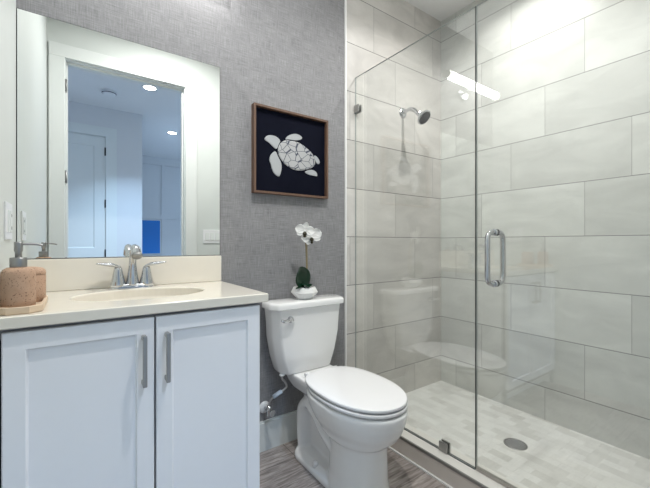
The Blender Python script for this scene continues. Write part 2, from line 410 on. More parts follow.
# the hall beyond the doorway (seen in the mirror)
FDX0, FDX1, FDZ = -.56, .283, 2.40
struct('wall_hall_far', boxes((-1.3, FDX0 - .02, HY - .12, HY, 0, ZC), (FDX1 + .02, HX, HY - .12, HY, 0, ZC), (FDX0 - .02, FDX1 + .02, HY - .12, HY, FDZ + .02, ZC),
                             (HX - .12, HX, RY, HY - .12, 0, ZC)), M['hallpaint'])
struct('wall_hall_alcove', boxes((HX - .12, 3.1, RY - .1, RY, 0, ZC)), M['hallpaint'])
struct('wall_hall_left', boxes((-1.3, -1.2, HY, -1.68, 0, ZC)), M['hallpaint'])
WIN = ((-3.2, -1.9), (-5.4, -4.1)); WZ0, WZ1 = .92, 2.32  # unseen windows, added as openings for the blue hall lights
bm = bmesh.new()
ys = [-1.68] + [v for a, b in WIN for v in (b, a)] + [RY]
for i in range(0, len(ys), 2): box(bm, 3.0, 3.1, ys[i + 1], ys[i], 0, ZC)
for a, b in WIN: box(bm, 3.0, 3.1, a, b, 0, WZ0); box(bm, 3.0, 3.1, a, b, WZ1, ZC)
struct('wall_hall_right', bm, M['hallpaint'])
for k, (a, b) in enumerate(WIN):
    bm = boxes((3.0, 3.06, a, a + .05, WZ0, WZ1), (3.0, 3.06, b - .05, b, WZ0, WZ1), (3.0, 3.06, a + .05, b - .05, WZ0, WZ0 + .05), (3.0, 3.06, a + .05, b - .05, WZ1 - .05, WZ1), (3.0, 3.06, (a + b) / 2 - .02, (a + b) / 2 + .02, WZ0 + .05, WZ1 - .05))
    wn = struct('window_%d' % (k + 1), bm, M['trim'])
    struct('window_pane', boxes((3.045, 3.049, a + .05, b - .05, WZ0 + .05, WZ1 - .05)), M['glass'], wn)
# white two-panel hall door with its jamb and casing
def panel_door(bm, x0, x1, z0, z1, y, th, panels):
    """slab whose front face (at y, facing +y) carries sunk panels (px0, px1, pz0, pz1)"""
    box(bm, x0, x1, y - th, y - .009, z0, z1)
    xs = sorted({x0, x1, *[v for p in panels for v in p[:2]]}); zs = sorted({z0, z1, *[v for p in panels for v in p[2:]]})
    for i in range(len(xs) - 1):
        for j in range(len(zs) - 1):
            cx, cz = (xs[i] + xs[i + 1]) / 2, (zs[j] + zs[j + 1]) / 2
            if any(p[0] < cx < p[1] and p[2] < cz < p[3] for p in panels): continue
            box(bm, xs[i], xs[i + 1], y - .009, y, zs[j], zs[j + 1])
    for p in panels:
        a, b, c, d = p; e = .012
        loft(bm, [[(a, y, c), (b, y, c), (b, y, d), (a, y, d)], [(a + e, y - .0085, c + e), (b - e, y - .0085, c + e), (b - e, y - .0085, d - e), (a + e, y - .0085, d - e)]], False, False, smooth=False)
bm = bmesh.new(); panel_door(bm, FDX0 + .003, FDX1 - .003, .008, FDZ - .003, HY - .004, .036, [(FDX0 + .115, FDX1 - .113, 1.02, FDZ - .12), (FDX0 + .115, FDX1 - .113, .25, .86)])
hd = struct('door_1', bm, M['trim'])
bm = boxes((FDX0 - .02, FDX0, HY - .12, HY, 0, FDZ), (FDX1, FDX1 + .02, HY - .12, HY, 0, FDZ), (FDX0 - .02, FDX1 + .02, HY - .12, HY, FDZ, FDZ + .02),
           (FDX0 - .11, FDX0 - .006, HY, HY + .018, 0, FDZ + .006), (FDX1 + .006, FDX1 + .122, HY, HY + .018, 0, FDZ + .006), (FDX0 - .11, FDX1 + .122, HY, HY + .018, FDZ + .006, FDZ + .12))
struct('trim_hall_door_casing', bm, M['trim'])
for z in (2.22, 1.57, .95, .25):
    bm = bmesh.new(); tube(bm, [(FDX1 - .001, HY + .004, z - .05), (FDX1 - .001, HY + .004, z + .05)], .008, 10); struct('hinge', bm, M['black'], hd)
bm = bmesh.new(); lathe_dir(bm, [(.028, 0), (.028, .008), (.011, .014), (.011, .04), (.026, .052), (.024, .07), (.01, .078)], (FDX0 + .065, HY - .004, .95), (0, 1, 0)); struct('door_knob', bm, M['black'], hd)
struct('baseboard_hall', boxes((FDX1 + .123, HX, HY, HY + .015, 0, .15), (HX, 3.0, RY, RY + .015, 0, .15)), M['trim'])
# flat battens on the alcove wall
bm = bmesh.new()
for x in (1.36, 1.86, 2.36): box(bm, x, x + .06, RY, RY + .02, .15, ZC - .15)
box(bm, HX, 3.0, RY, RY + .022, 1.55, 1.64); box(bm, HX, 3.0, RY, RY + .022, ZC - .15, ZC); box(bm, HX, HX + .06, RY, RY + .02, 1.64, ZC - .15)
struct('trim_alcove_battens', bm, M['hallpaint'])

# ------------------------------------------------------------------ lights of the rooms
def downlight(x, y, label, power, color, spread=PI, r=.062):
    t = thing('recessed_downlight', label, 'ceiling light', (x, y, ZC))
    bm = bmesh.new(); loft(bm, [circle((x, y, ZC), r + .018, 32), circle((x, y, ZC - .006), r + .014, 32), circle((x, y, ZC - .006), r, 32), circle((x, y, ZC - .001), r, 32)], False, False)
    obj('trim_ring', bm, M['trim'], t)
    bm = bmesh.new(); loft(bm, [circle((x, y, ZC - .001), r, 32), circle((x, y, ZC - .004), r * .97, 32)])
    obj('lens', bm, M['lens'], t)
    area_light('downlight_lamp', (x, y, ZC - .012), (1.3 * r, 1.3 * r), power, color, shape='DISK', spread=spread)
WARM = (1.0, 0.985, 0.96)
downlight(.66, -.96, 'recessed downlight in the ceiling between vanity and doorway', LAMP_BATH, WARM)
downlight(1.83, -.68, 'recessed downlight in the ceiling over the shower', LAMP_SHOWER, (1.0, .985, .955), math.radians(140))
downlight(.64, -2.541, 'lit hall downlight seen high in the mirror, the larger one', LAMP_HALL, (.50, .72, 1.0), math.radians(100))
downlight(1.184, -4.068, 'lit hall downlight seen lower in the mirror, the smaller one', LAMP_HALL, (.50, .72, 1.0), math.radians(100))
t = thing('smoke_detector', 'round white smoke detector on the hall ceiling, seen in the mirror', 'smoke detector', (.287, -2.914, ZC))
bm = bmesh.new(); lathe(bm, [(.045, ZC - .042), (.062, ZC - .036), (.07, ZC - .018), (.07, ZC)], .287, -2.914); obj('cover', bm, M['plate'], t)
bm = bmesh.new(); loft(bm, [circle((.287, -2.914, ZC - .029), .0685, 32), circle((.287, -2.914, ZC - .021), .0715, 32)], False, False); obj('vent_slot', bm, M['slot'], t)

# vanity light bar above the mirror (seen reflected in the shower glass)
BX0, BX1, BY, BZ, BR = -.072, .622, -.10, 2.32, .030
t = thing('vanity_light', 'lit tubular bar light on the wall above the vanity mirror', 'wall light', (.275, 0, BZ))
bm = bmesh.new(); tube(bm, [(BX0 + .014, BY, BZ), (BX1 - .014, BY, BZ)], BR, 28); obj('tube', bm, M['bar'], t)
for a, b in ((BX0, BX0 + .0145), (BX1 - .0145, BX1)):
    bm = bmesh.new(); tube(bm, [(a, BY, BZ), (b, BY, BZ)], BR + .002, 28); obj('end_cap', bm, M['nickel'], t)
bm = bmesh.new(); lathe_dir(bm, [(.058, 0), (.058, .014), (.05, .02)], (.275, 0, BZ - .03), (0, -1, 0)); obj('canopy', bm, M['chrome'], t)
bm = bmesh.new(); tube(bm, [(.275, -.015, BZ - .03), (.275, -.05, BZ - .03), (.275, -.07, BZ - .01)], .011); obj('arm', bm, M['chrome'], t)

# ------------------------------------------------------------------ vanity cabinet
VX0, VX1, VY, VZ = XL, .545, -.49, .865
t = thing('vanity_cabinet', 'white two-door shaker vanity cabinet under the cream countertop', 'cabinet', (.18, -.24, 0))
bm = boxes((VX0, VX0 + .018, VY + .019, 0, 0, VZ), (VX1 - .018, VX1, VY + .019, 0, 0, VZ), (VX0 + .018, VX1 - .018, -.018, 0, .09, VZ),
           (VX0 + .018, VX1 - .018, VY + .019, -.018, .09, .108), (VX0 + .018, VX1 - .018, VY + .06, VY + .078, 0, .09))
obj('carcass', bm, M['cab'], t)
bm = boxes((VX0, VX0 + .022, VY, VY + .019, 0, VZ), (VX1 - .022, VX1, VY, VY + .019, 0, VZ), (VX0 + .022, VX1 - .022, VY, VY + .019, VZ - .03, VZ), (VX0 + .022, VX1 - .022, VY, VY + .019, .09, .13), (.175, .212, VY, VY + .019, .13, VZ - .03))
obj('face_frame', bm, M['gap_shade'], t)
def shaker(x0, x1, z0, z1, y, th, st):
    bm = bmesh.new(); e = .0025
    def R(i, yy, k=0): return [(x0 + i, yy, z0 + i), (x1 - i, yy, z0 + i), (x1 - i, yy, z1 - i), (x0 + i, yy, z1 - i)]
    loft(bm, [R(0, y + th), R(0, y + e), R(e, y), R(st, y), R(st + .003, y + .0065), R(st + .0055, y + .0085)], smooth=False)
    return bm
for x0, x1, hx in ((-.1545, .1905, .161), (.1965, .5385, .225)):
    d = obj('door', shaker(x0, x1, .12, .8545, VY - .02, .0195, .046), M['cab'], t)
    z0, z1, y = .657, .807, VY - .02
    bm = bmesh.new(); box(bm, hx - .006, hx + .006, y - .034, y - .026, z0, z1, .002); box(bm, hx - .006, hx + .006, y - .028, y, z0 + .001, z0 + .016, .003); box(bm, hx - .006, hx + .006, y - .028, y, z1 - .016, z1 - .001, .003)
    obj('bar_pull', bm, M['nickel'], d)

# ------------------------------------------------------------------ countertop with integral oval basin
CX1, CY, CZ0, CZ1 = .567, -.521, .8655, .897
t = thing('countertop', 'cream cultured marble vanity top with oval basin and backsplash', 'countertop', (.19, -.26, CZ0))
SX, SY, SA, SB = .195, -.252, .215, .152
bm = bmesh.new(); n = 64
def rect_ring(z, ins=0.0):
    x0, x1, y0, y1 = XL, CX1 - ins, CY + ins, -.0
    out = []
    for i in range(n):
        a = 2 * PI * i / n; c, s = math.cos(a), math.sin(a)
        kx = ((x1 - SX) / c) if c > 1e-9 else (((x0 - SX) / c) if c < -1e-9 else 1e9)
        ky = ((y1 - SY) / s) if s > 1e-9 else (((y0 - SY) / s) if s < -1e-9 else 1e9)
        k = min(kx, ky); out.append([SX + c * k, SY + s * k, z])
    for cx, cy in ((x0, y0), (x0, y1), (x1, y0), (x1, y1)):   # snap the nearest point to each corner
        j = min(range(n), key=lambda q: (out[q][0] - cx) ** 2 + (out[q][1] - cy) ** 2); out[j][0], out[j][1] = cx, cy
    return out
def oval(z, k): return [(SX + SA * k * math.cos(2 * PI * i / n), SY + SB * k * math.sin(2 * PI * i / n), z) for i in range(n)]
loft(bm, [oval(CZ0, 1.03), rect_ring(CZ0, .003), rect_ring(CZ0 + .003), rect_ring(CZ1 - .003), rect_ring(CZ1, .003), oval(CZ1, 1.02), oval(CZ1 - .001, 1.005), oval(CZ1 - .005, .992), oval(CZ0, .985)], False, False, smooth=False)
obj('slab', bm, M['counter'], t)
bm = bmesh.new()
prof = [(.985, 0), (.97, -.02), (.93, -.05), (.84, -.085), (.66, -.11), (.4, -.122), (.15, -.126), (.07, -.127)]
loft(bm, [oval(CZ0 + z, k) for k, z in prof] + [oval(CZ0 + z - .006, k * .98) for k, z in prof[::-1]] + [oval(CZ0 + .0, 1.0)], False, False)
bs = obj('basin', bm, M['counter'], t)
bm = bmesh.new(); lathe(bm, [(.028, CZ0 - .1285), (.028, CZ0 - .124), (.02, CZ0 - .121)], SX, SY); obj('drain_stopper', bm, M['chrome'], bs)
bm = bmesh.new(); box(bm, XL, .567, -.013, 0, CZ1, 1.0195, .003); obj('backsplash', bm, M['counter'], t)

# ------------------------------------------------------------------ mirror
t = thing('wall_mirror', 'large frameless mirror on the grey wallpaper above the vanity', 'mirror', (.19, 0, 1.0205))
MX0, MX1, MZ0, MZ1 = XL + .001, .563, 1.0205, 1.930
obj('backing', boxes((MX0, MX1, -.0045, 0, MZ0, MZ1)), M['mirror_edge'], t)
bm = bmesh.new(); R = lambda i, y: [(MX0 + i, y, MZ0 + i), (MX1 - i, y, MZ0 + i), (MX1 - i, y, MZ1 - i), (MX0 + i, y, MZ1 - i)]
loft(bm, [R(.0025, -.0045), R(.0025, -.0065), R(.0028, -.0068)], smooth=False)
obj('silvered_glass', bm, M['mirror'], t)

# ------------------------------------------------------------------ faucet
FX, FY, FZ = .183, -.060, CZ1
t = thing('faucet', 'polished chrome two-handle centerset faucet behind the basin', 'faucet', (FX, FY, FZ))
bm = bmesh.new(); loft(bm, [rrect(FX, FY, .081, .029, .028, FZ), rrect(FX, FY, .081, .029, .028, FZ + .004), rrect(FX, FY, .076, .025, .024, FZ + .013), rrect(FX, FY, .068, .020, .019, FZ + .019)]); obj('base_plate', bm, M['chrome'], t)
bm = bmesh.new()
pts = spline([(FX, FY, FZ + .012), (FX, FY, FZ + .05), (FX, FY - .003, FZ + .095), (FX, FY - .014, FZ + .136), (FX + .001, FY - .042, FZ + .162), (FX + .003, FY - .074, FZ + .158), (FX + .005, FY - .092, FZ + .134)], 7)
k = len(pts); tube(bm, pts, [.026 - .0125 * min(1, i / (k * .34)) + (.006 * max(0, (i - k * .62) / (k * .38))) for i in range(k)], 20); obj('spout', bm, M['chrome'], t)
e = pts[-1]; bm = bmesh.new(); lathe_dir(bm, [(.019, -.004), (.0195, .004), (.016, .008), (.009, .009)], e, (0, -.55, -.83)); obj('aerator', bm, M['steel'], t)
for s in (-1, 1):
    bm = bmesh.new(); lathe(bm, [(.0285, FZ + .008), (.0275, FZ + .018), (.022, FZ + .042), (.0165, FZ + .070), (.015, FZ + .080), (.011, FZ + .088), (.002, FZ + .091)], FX + s * .051, FY); h = obj('handle_post', bm, M['chrome'], t)
    bm = bmesh.new(); x0 = FX + s * .051
    pts = spline([(x0 - s * .006, FY, FZ + .086), (x0 + s * .018, FY - .003, FZ + .095), (x0 + s * .045, FY - .008, FZ + .099), (x0 + s * .074, FY - .014, FZ + .103)], 6)
    k = len(pts); tube(bm, pts, [.0125 + .005 * math.sin(PI * i / (k - 1)) - .006 * (i / (k - 1)) ** 3 for i in range(k)], 14, flat=.45); obj('lever', bm, M['chrome'], h)

# ------------------------------------------------------------------ soap dispenser, jar and tray
TX0, TX1, TY0, TY1 = -.174, -.076, -.500, -.255
bm = bmesh.new(); c = ((TX0 + TX1) / 2, (TY0 + TY1) / 2); hx, hy = (TX1 - TX0) / 2, (TY1 - TY0) / 2
def octo(hx, hy, z, ch=.026): return [(c[0] + x, c[1] + y, z) for x, y in ((hx, -hy + ch), (hx, hy - ch), (hx - ch, hy), (-hx + ch, hy), (-hx, hy - ch), (-hx, -hy + ch), (-hx + ch, -hy), (hx - ch, -hy))]
loft(bm, [octo(hx - .002, hy - .002, CZ1), octo(hx, hy, CZ1 + .003), octo(hx, hy, CZ1 + .018), octo(hx - .001, hy - .001, CZ1 + .019), octo(hx - .006, hy - .006, CZ1 + .019), octo(hx - .007, hy - .007, CZ1 + .010)], smooth=False)
tag(obj('vanity_tray', bm, M['tray']), 'pale stone tray with cut corners under the soap dispenser', 'tray')
DX, DY, DZ = -.1300, -.435, CZ1 + .010
t = thing('soap_dispenser', 'speckled terracotta soap dispenser with a grey metal pump', 'soap dispenser', (DX, DY, DZ))
bm = bmesh.new(); lathe(bm, [(.0335, DZ), (.036, DZ + .003), (.037, DZ + .02), (.037, DZ + .084), (.036, DZ + .094), (.032, DZ + .102), (.024, DZ + .107), (.017, DZ + .108)], DX, DY, 40); obj('bottle', bm, M['stone'], t)
z = DZ + .108
bm = bmesh.new(); lathe(bm, [(.0175, z), (.0185, z + .002), (.0185, z + .024), (.0175, z + .026), (.008, z + .026)], DX, DY, 32); obj('collar', bm, M['steel'], t)
bm = bmesh.new(); lathe(bm, [(.0075, z + .026), (.0075, z + .040), (.0095, z + .045), (.0095, z + .066), (.0088, z + .068)], DX, DY, 24)
tube(bm, spline([(DX, DY, z + .062), (DX + .03, DY + .003, z + .062), (DX + .046, DY + .005, z + .060), (DX + .050, DY + .0055, z + .057)], 5), .0032, 10); obj('pump', bm, M['steel'], t)
JX, JY = -.1200, -.326
t = thing('lidded_jar', 'speckled terracotta jar with a lid behind the soap dispenser', 'jar', (JX, JY, DZ))
bm = bmesh.new(); lathe(bm, [(.038, DZ), (.041, DZ + .004), (.042, DZ + .02), (.042, DZ + .076), (.0405, DZ + .079)], JX, JY, 40); obj('jar_body', bm, M['stone'], t)
bm = bmesh.new(); lathe(bm, [(.0415, DZ + .0795), (.0425, DZ + .082), (.041, DZ + .092), (.034, DZ + .099), (.02, DZ + .102), (.004, DZ + .103)], JX, JY, 40); obj('jar_lid', bm, M['stone'], t)

# ------------------------------------------------------------------ framed turtle picture
PX0, PX1, PZ0, PZ1 = .726, 1.187, 1.337, 1.789
t = thing('framed_picture', 'dark square picture of a pale sea turtle in a walnut frame', 'picture', (.951, 0, PZ0))
bm = boxes((PX0, PX0 + .011, -.034, 0, PZ0, PZ1), (PX1 - .011, PX1, -.034, 0, PZ0, PZ1), (PX0 + .011, PX1 - .011, -.034, 0, PZ0, PZ0 + .011), (PX0 + .011, PX1 - .011, -.034, 0, PZ1 - .011, PZ1)); obj('frame', bm, M['frame'], t)
pn = obj('panel', boxes((PX0 + .011, PX1 - .011, -.012, -.001, PZ0 + .011, PZ1 - .011)), M['navy'], t)
TUR = {'head': [(0.7916, 1.624), (0.8079, 1.6418), (0.8327, 1.6477), (0.8622, 1.6454), (0.8878, 1.6269), (0.8749, 1.6056), (0.8664, 1.5813), (0.8554, 1.5789), (0.8352, 1.5916), (0.8161, 1.6073), (0.7973, 1.6131)],
 'flipper': [(0.8579, 1.5686), (0.8707, 1.54), (0.8904, 1.5121), (0.8939, 1.4818), (0.8835, 1.4384), (0.8707, 1.4332), (0.8495, 1.446), (0.8352, 1.467), (0.8302, 1.4928), (0.8203, 1.5103), (0.8244, 1.5372), (0.8411, 1.5585)],
 'flipper#': [(0.9139, 1.6374), (0.9245, 1.6563), (0.9493, 1.6724), (0.981, 1.682), (1.0086, 1.6775), (1.0226, 1.6671), (1.0151, 1.6547), (0.9856, 1.6449), (0.9538, 1.6419), (0.936, 1.6428)],
 'flipper##': [(1.1011, 1.581), (1.1208, 1.5757), (1.1367, 1.5573), (1.1417, 1.5414), (1.1287, 1.5315), (1.1139, 1.5419), (1.1011, 1.5606)],
 'flipper###': [(1.0338, 1.4767), (1.0652, 1.4933), (1.0942, 1.496), (1.1188, 1.485), (1.1257, 1.4627), (1.104, 1.4628), (1.0652, 1.4642)],
 'shell': [(0.8707, 1.582), (0.8792, 1.6063), (0.8965, 1.6245), (0.9183, 1.6359), (0.9493, 1.6372), (0.9947, 1.637), (1.032, 1.6231), (1.0652, 1.6042), (1.0894, 1.5875), (1.104, 1.5569), (1.1089, 1.533), (1.0942, 1.5107), (1.0604, 1.496), (1.0226, 1.4834), (0.9856, 1.4789), (0.9449, 1.4881), (0.9095, 1.5069), (0.8835, 1.5342), (0.8707, 1.5591)]}
for k, pts in TUR.items():
    bm = bmesh.new(); poly_prism(bm, chaikin(pts, 1 if k != 'shell' else 2), -.012, -.016 if k != 'shell' else -.018)
    obj('turtle_' + k.strip('#'), bm, M['shell'] if k == 'shell' else M['relief'], pn)

# ------------------------------------------------------------------ toilet
TC, TK, PC = 1.022, .998, 1.006
t = thing('toilet', 'white two-piece elongated toilet between the vanity and the shower', 'toilet', (TC, -.38, 0))
def egg(yb, yf, a, z, n=48, nb=2.6, nf=2.1, peak=.44, cx=None):
    cx = TC if cx is None else cx
    ym = yb + (yf - yb) * peak; out = []
    for i in range(n):
        th = 2 * PI * i / n; c, s = math.cos(th), math.sin(th)
        e = nb if c > 0 else nf; ex = 2 / e
        lx = a * math.copysign(abs(s) ** ex, s); ly = (yb - ym) * abs(c) ** ex if c > 0 else (yf - ym) * abs(c) ** ex
        out.append((cx + lx, ym + ly, z))
    return out
bm = bmesh.new()
# bowl and front column
loft(bm, [egg(-.37, -.655, .122, 0, peak=.5, cx=PC), egg(-.37, -.655, .120, .03, peak=.5, cx=PC), egg(-.375, -.650, .112, .08, peak=.5, cx=PC), egg(-.38, -.646, .108, .19, peak=.5, cx=PC), egg(-.375, -.648, .110, .235, peak=.5, cx=PC),
          egg(-.33, -.668, .127, .250, cx=PC), egg(-.30, -.690, .145, .270), egg(-.27, -.710, .160, .30), egg(-.24, -.726, .172, .34), egg(-.225, -.733, .1785, .372), egg(-.222, -.734, .179, .390), egg(-.225, -.728, .173, .396)])
# deck under the tank
loft(bm, [rrect(TC, -.20, .07, .10, .04, .30), rrect(TC, -.19, .105, .14, .05, .335), rrect(TC, -.18, .118, .158, .05, .365), rrect(TC, -.178, .124, .162, .05, .385), rrect(TC, -.178, .124, .162, .05, .405), rrect(TC, -.178, .120, .158, .05, .409)])
# trapway hump and tail
tp = spline([(PC, -.43, .175), (PC, -.36, .205), (PC, -.29, .255), (PC, -.215, .285), (PC, -.150, .245), (PC, -.135, .15), (PC, -.135, .07), (PC, -.14, .0)], 6)
tube(bm, tp, [.104 - .022 * (i / (len(tp) - 1)) for i in range(len(tp))], 24, flat=.46)
loft(bm, [rrect(PC, -.27, .03, .14, .025, .0), rrect(PC, -.27, .03, .14, .025, .30)])
# foot flange
loft(bm, [rrect(PC, -.30, .118, .200, .08, 0), rrect(PC, -.30, .118, .200, .08, .022), rrect(PC, -.30, .112, .193, .08, .032), rrect(PC, -.30, .085, .17, .07, .044)])
bmesh.ops.recalc_face_normals(bm, faces=bm.faces[:])
bowl = obj('bowl', bm, M['ceramic'], t)
md = bowl.modifiers.new('blend', 'REMESH'); md.mode = 'VOXEL'; md.voxel_size = .0055; md.use_smooth_shade = True
md = bowl.modifiers.new('soften', 'SMOOTH'); md.factor = .5; md.iterations = 5
# seat, lid
bm = bmesh.new()
def plate(bm, yb, yf, a, z0, z1, dome=0.0, r=.004):
    egg_ = lambda *a: egg(*a, nb=2.7, peak=.50)
    k = [(r, z0), (0, z0 + r), (0, z1 - r), (r * .5, z1 - r * .35), (r * 1.4, z1)]
    rings = [egg_(yb - i, yf + i, a - i, z) for i, z in k]
    if dome:
        rings += [egg_(yb - i, yf + i, a - i, z1 + dome * (1 - (1 - i / a) ** 2)) for i in (.03, .07, .11, .15)]
    loft(bm, rings)
plate(bm, -.225, -.730, .177, .4035, .417, r=.002); st = obj('seat', bm, M['plastic'], t)
bm = bmesh.new(); plate(bm, -.205, -.729, .176, .4235, .437, dome=.006, r=.0025); obj('seat_lid', bm, M['plastic'], t)
for s in (-1, 1):
    bm = bmesh.new(); tube(bm, [(TC + s * .055, -.200, .4225), (TC + s * .098, -.200, .4225)], .009, 14); box(bm, TC + s * .0765 - .014, TC + s * .0765 + .014, -.213, -.188, .406, .4225, .003); obj('lid_hinge', bm, M['plastic'], t)
    for y in (-.33, -.60):
        bm = bmesh.new(); box(bm, TC + s * .10 - .012, TC + s * .10 + .012, y - .02, y + .02, .394, .4035); obj('bumper', bm, M['seal'], st)
        bm = bmesh.new(); box(bm, TC + s * .10 - .012, TC + s * .10 + .012, y - .02, y + .02, .416, .4235); obj('bumper', bm, M['seal'], st)
    bm = bmesh.new(); lathe(bm, [(.013, .028), (.013, .05), (.010, .058), (.003, .061)], PC + s * .097, -.315, 20); obj('bolt_cap', bm, M['plastic'], t)
# tank
def tank_ring(hw, yf, z, yb=-.014, r=.045, bulge=.004):
    # chamfered rectangle with softened corners: the front corners are cut wide, the back ones small
    cx_, cy_, q = .62 * r, 1.0 * r, .35 * r
    P = [(hw, yf + cy_), (hw, yb - q), (hw - q, yb), (-hw + q, yb), (-hw, yb - q), (-hw, yf + cy_), (-hw + cx_, yf), (hw - cx_, yf)]
    out = []
    for i in range(8):
        a, b, c = (Vector(P[(i + k) % 8]) for k in (-1, 0, 1)); d = .009 if i in (0, 5, 6, 7) else .004
        p0 = b + (a - b).normalized() * d; p1 = b + (c - b).normalized() * d
        for p in (p0, p0.lerp(b, .5).lerp(b.lerp(p1, .5), .5), p1):
            y = p.y - (bulge * max(0, 1 - (p.x / hw) ** 2) if p.y < (yb + yf) / 2 else 0)
            out.append((TK + p.x, y, z))
    return out
bm = bmesh.new(); prof = [(.10, -.115, .409, .03), (.150, -.128, .412, .04), (.160, -.132, .424, .045), (.184, -.138, .50, .045), (.203, -.143, .60, .045), (.207, -.146, .68, .045), (.214, -.148, .746, .045)]
prof = [(h, y, .409 + (z - .409), r) for h, y, z, r in prof]
loft(bm, [tank_ring(h, y, z, r=r) for h, y, z, r in prof]); obj('tank', bm, M['ceramic'], t, math.radians(40))
bm = bmesh.new(); loft(bm, [tank_ring(.221, -.156, .7465), tank_ring(.228, -.163, .750), tank_ring(.229, -.164, .771), tank_ring(.225, -.160, .779), tank_ring(.215, -.150, .7825, yb=-.022)]); obj('tank_lid', bm, M['ceramic'], t, math.radians(50))
lx, lz = .870, .697
bm = bmesh.new(); lathe_dir(bm, [(.017, -.008), (.017, .006), (.013, .011), (.009, .02), (.003, .021)], (lx, -.150, lz), (0, -1, 0))
pts = spline([(lx, -.166, lz), (lx - .02, -.170, lz + .002), (lx - .04, -.169, lz - .002), (lx - .058, -.165, lz + .004)], 5); k = len(pts)
tube(bm, pts, [.0080 + .004 * (i / (k - 1)) - .004 * (i / (k - 1)) ** 6 for i in range(k)], 12, flat=.8); obj('flush_lever', bm, M['chrome'], t)

# ------------------------------------------------------------------ water supply stop with its hose
VXp, VZp = .797, .222
t = thing('supply_valve', 'chrome water stop valve with bent hose beside the toilet', 'valve', (VXp, 0, VZp))
bm = bmesh.new(); lathe_dir(bm, [(.031, 0), (.030, .004), (.02, .011), (.011, .013)], (VXp, -.001, VZp), (0, -1, 0)); obj('escutcheon', bm, M['plate'], t)
bm = bmesh.new(); tube(bm, [(VXp, -.010, VZp), (VXp, -.055, VZp)], .0085, 14); lathe(bm, [(.012, VZp - .02), (.012, VZp + .022), (.009, VZp + .028)], VXp, -.058, 16); lathe_dir(bm, [(.006, 0), (.006, .02), (.017, .022), (.017, .03)], (VXp, -.058, VZp), (.25, -1, -.1), 16); obj('valve_body', bm, M['chrome'], t)
bm = bmesh.new(); hp = spline([(VXp, -.058, VZp + .026), (VXp + .004, -.060, VZp + .05), (VXp + .026, -.07, VZp + .078), (VXp + .062, -.08, VZp + .096), (VXp + .085, -.088, VZp + .115), (VXp + .073, -.092, VZp + .145), (VXp + .056, -.094, VZp + .165), (VXp + .055, -.095, VZp + .188)], 7); tube(bm, hp, .0055, 12); hs = obj('hose', bm, M['hose'], t)
bm = bmesh.new(); lathe(bm, [(.011, .402), (.014, .404), (.014, .411)], VXp + .055, -.095, 12); obj('hose_nut', bm, M['plate'], hs)
bm = bmesh.new(); i0 = 14; a, b = hp[i0 - 2], hp[i0 + 7]; tube(bm, [a, a.lerp(b, .5), b], .0165, 14, flat=.55); o = obj('paper_tag', bm, M['tag'], hs); o['label'] = 'pale blue printed tag wrapped round the hose'

# ------------------------------------------------------------------ potted orchid on the tank lid
OXc, OYc, OZb = .990, -.088, .7825
t = thing('potted_orchid', 'single white orchid in a faceted white pot on the toilet tank', 'plant', (OXc, OYc, OZb))
bm = bmesh.new(); lathe(bm, [(.040, OZb), (.042, OZb + .002), (.072, OZb + .036), (.058, OZb + .064), (.053, OZb + .064), (.053, OZb + .052)], OXc, OYc, 8, smooth=False, phase=.2); pot = obj('pot', bm, M['pot'], t)
bm = bmesh.new(); loft(bm, [circle((OXc, OYc, OZb + .050), .052, 20), circle((OXc, OYc, OZb + .057), .048, 20), circle((OXc, OYc, OZb + .060), .02, 20)]); obj('moss', bm, M['soil'], pot)
bm = bmesh.new(); sp = spline([(OXc + .010, OYc, OZb + .055), (OXc + .014, OYc - .002, OZb + .14), (OXc + .010, OYc - .004, OZb + .24), (OXc + .004, OYc - .008, OZb + .32), (OXc + .000, OYc - .018, OZb + .352)], 7); tube(bm, sp, .0042, 10)
tube(bm, [sp[3] + Vector((.009, .002, 0)), sp[18] + Vector((.007, .002, 0))], .003, 8); stem = obj('flower_stem', bm, M['stem'], t)
def blade(bm, base, direction, normal, length, width, curl, th=.0016, pw=.75, nu=14, nv=8, tipw=0.0):
    """leaf or petal: a curved, slightly thick pointed oval"""
    d = Vector(direction).normalized(); nn = Vector(normal); nn = (nn - d * nn.dot(d)).normalized(); s = d.cross(nn)
    top, bot = [], []
    for i in range(nu + 1):
        u = i / nu; wv = width / 2 * max(.03, math.sin(PI * min(1, u * .94 + .03)) ** pw)
        ctr = Vector(base) + d * (u * length) + nn * (curl * u * u)
        for lst, off in ((top, th / 2), (bot, -th / 2)):
            lst.append([ctr + s * (wv * (2 * j / nv - 1)) + nn * (abs(2 * j / nv - 1) ** 2 * width * .12 + off) for j in range(nv + 1)])
    loft(bm, [a + b[::-1] for a, b in zip(top, bot)])
for bs_, dr, nm, ln, wd, cu in (((OXc - .004, OYc - .004, OZb + .052), (-.34, -.10, .94), (.15, -1, 0), .130, .105, .012), ((OXc - .002, OYc - .010, OZb + .055), (.30, -.55, .48), (-.1, -.5, .9), .045, .035, -.012), ((OXc - .006, OYc - .012, OZb + .056), (-.85, -.4, .35), (0, -.3, 1), .070, .022, -.022), ((OXc - .002, OYc - .014, OZb + .054), (-.4, -.8, .6), (0, -.6, .8), .055, .05, -.015)):
    bm = bmesh.new(); blade(bm, bs_, dr, nm, ln, wd, cu, .002); obj('leaf', bm, M['leaf'], t)
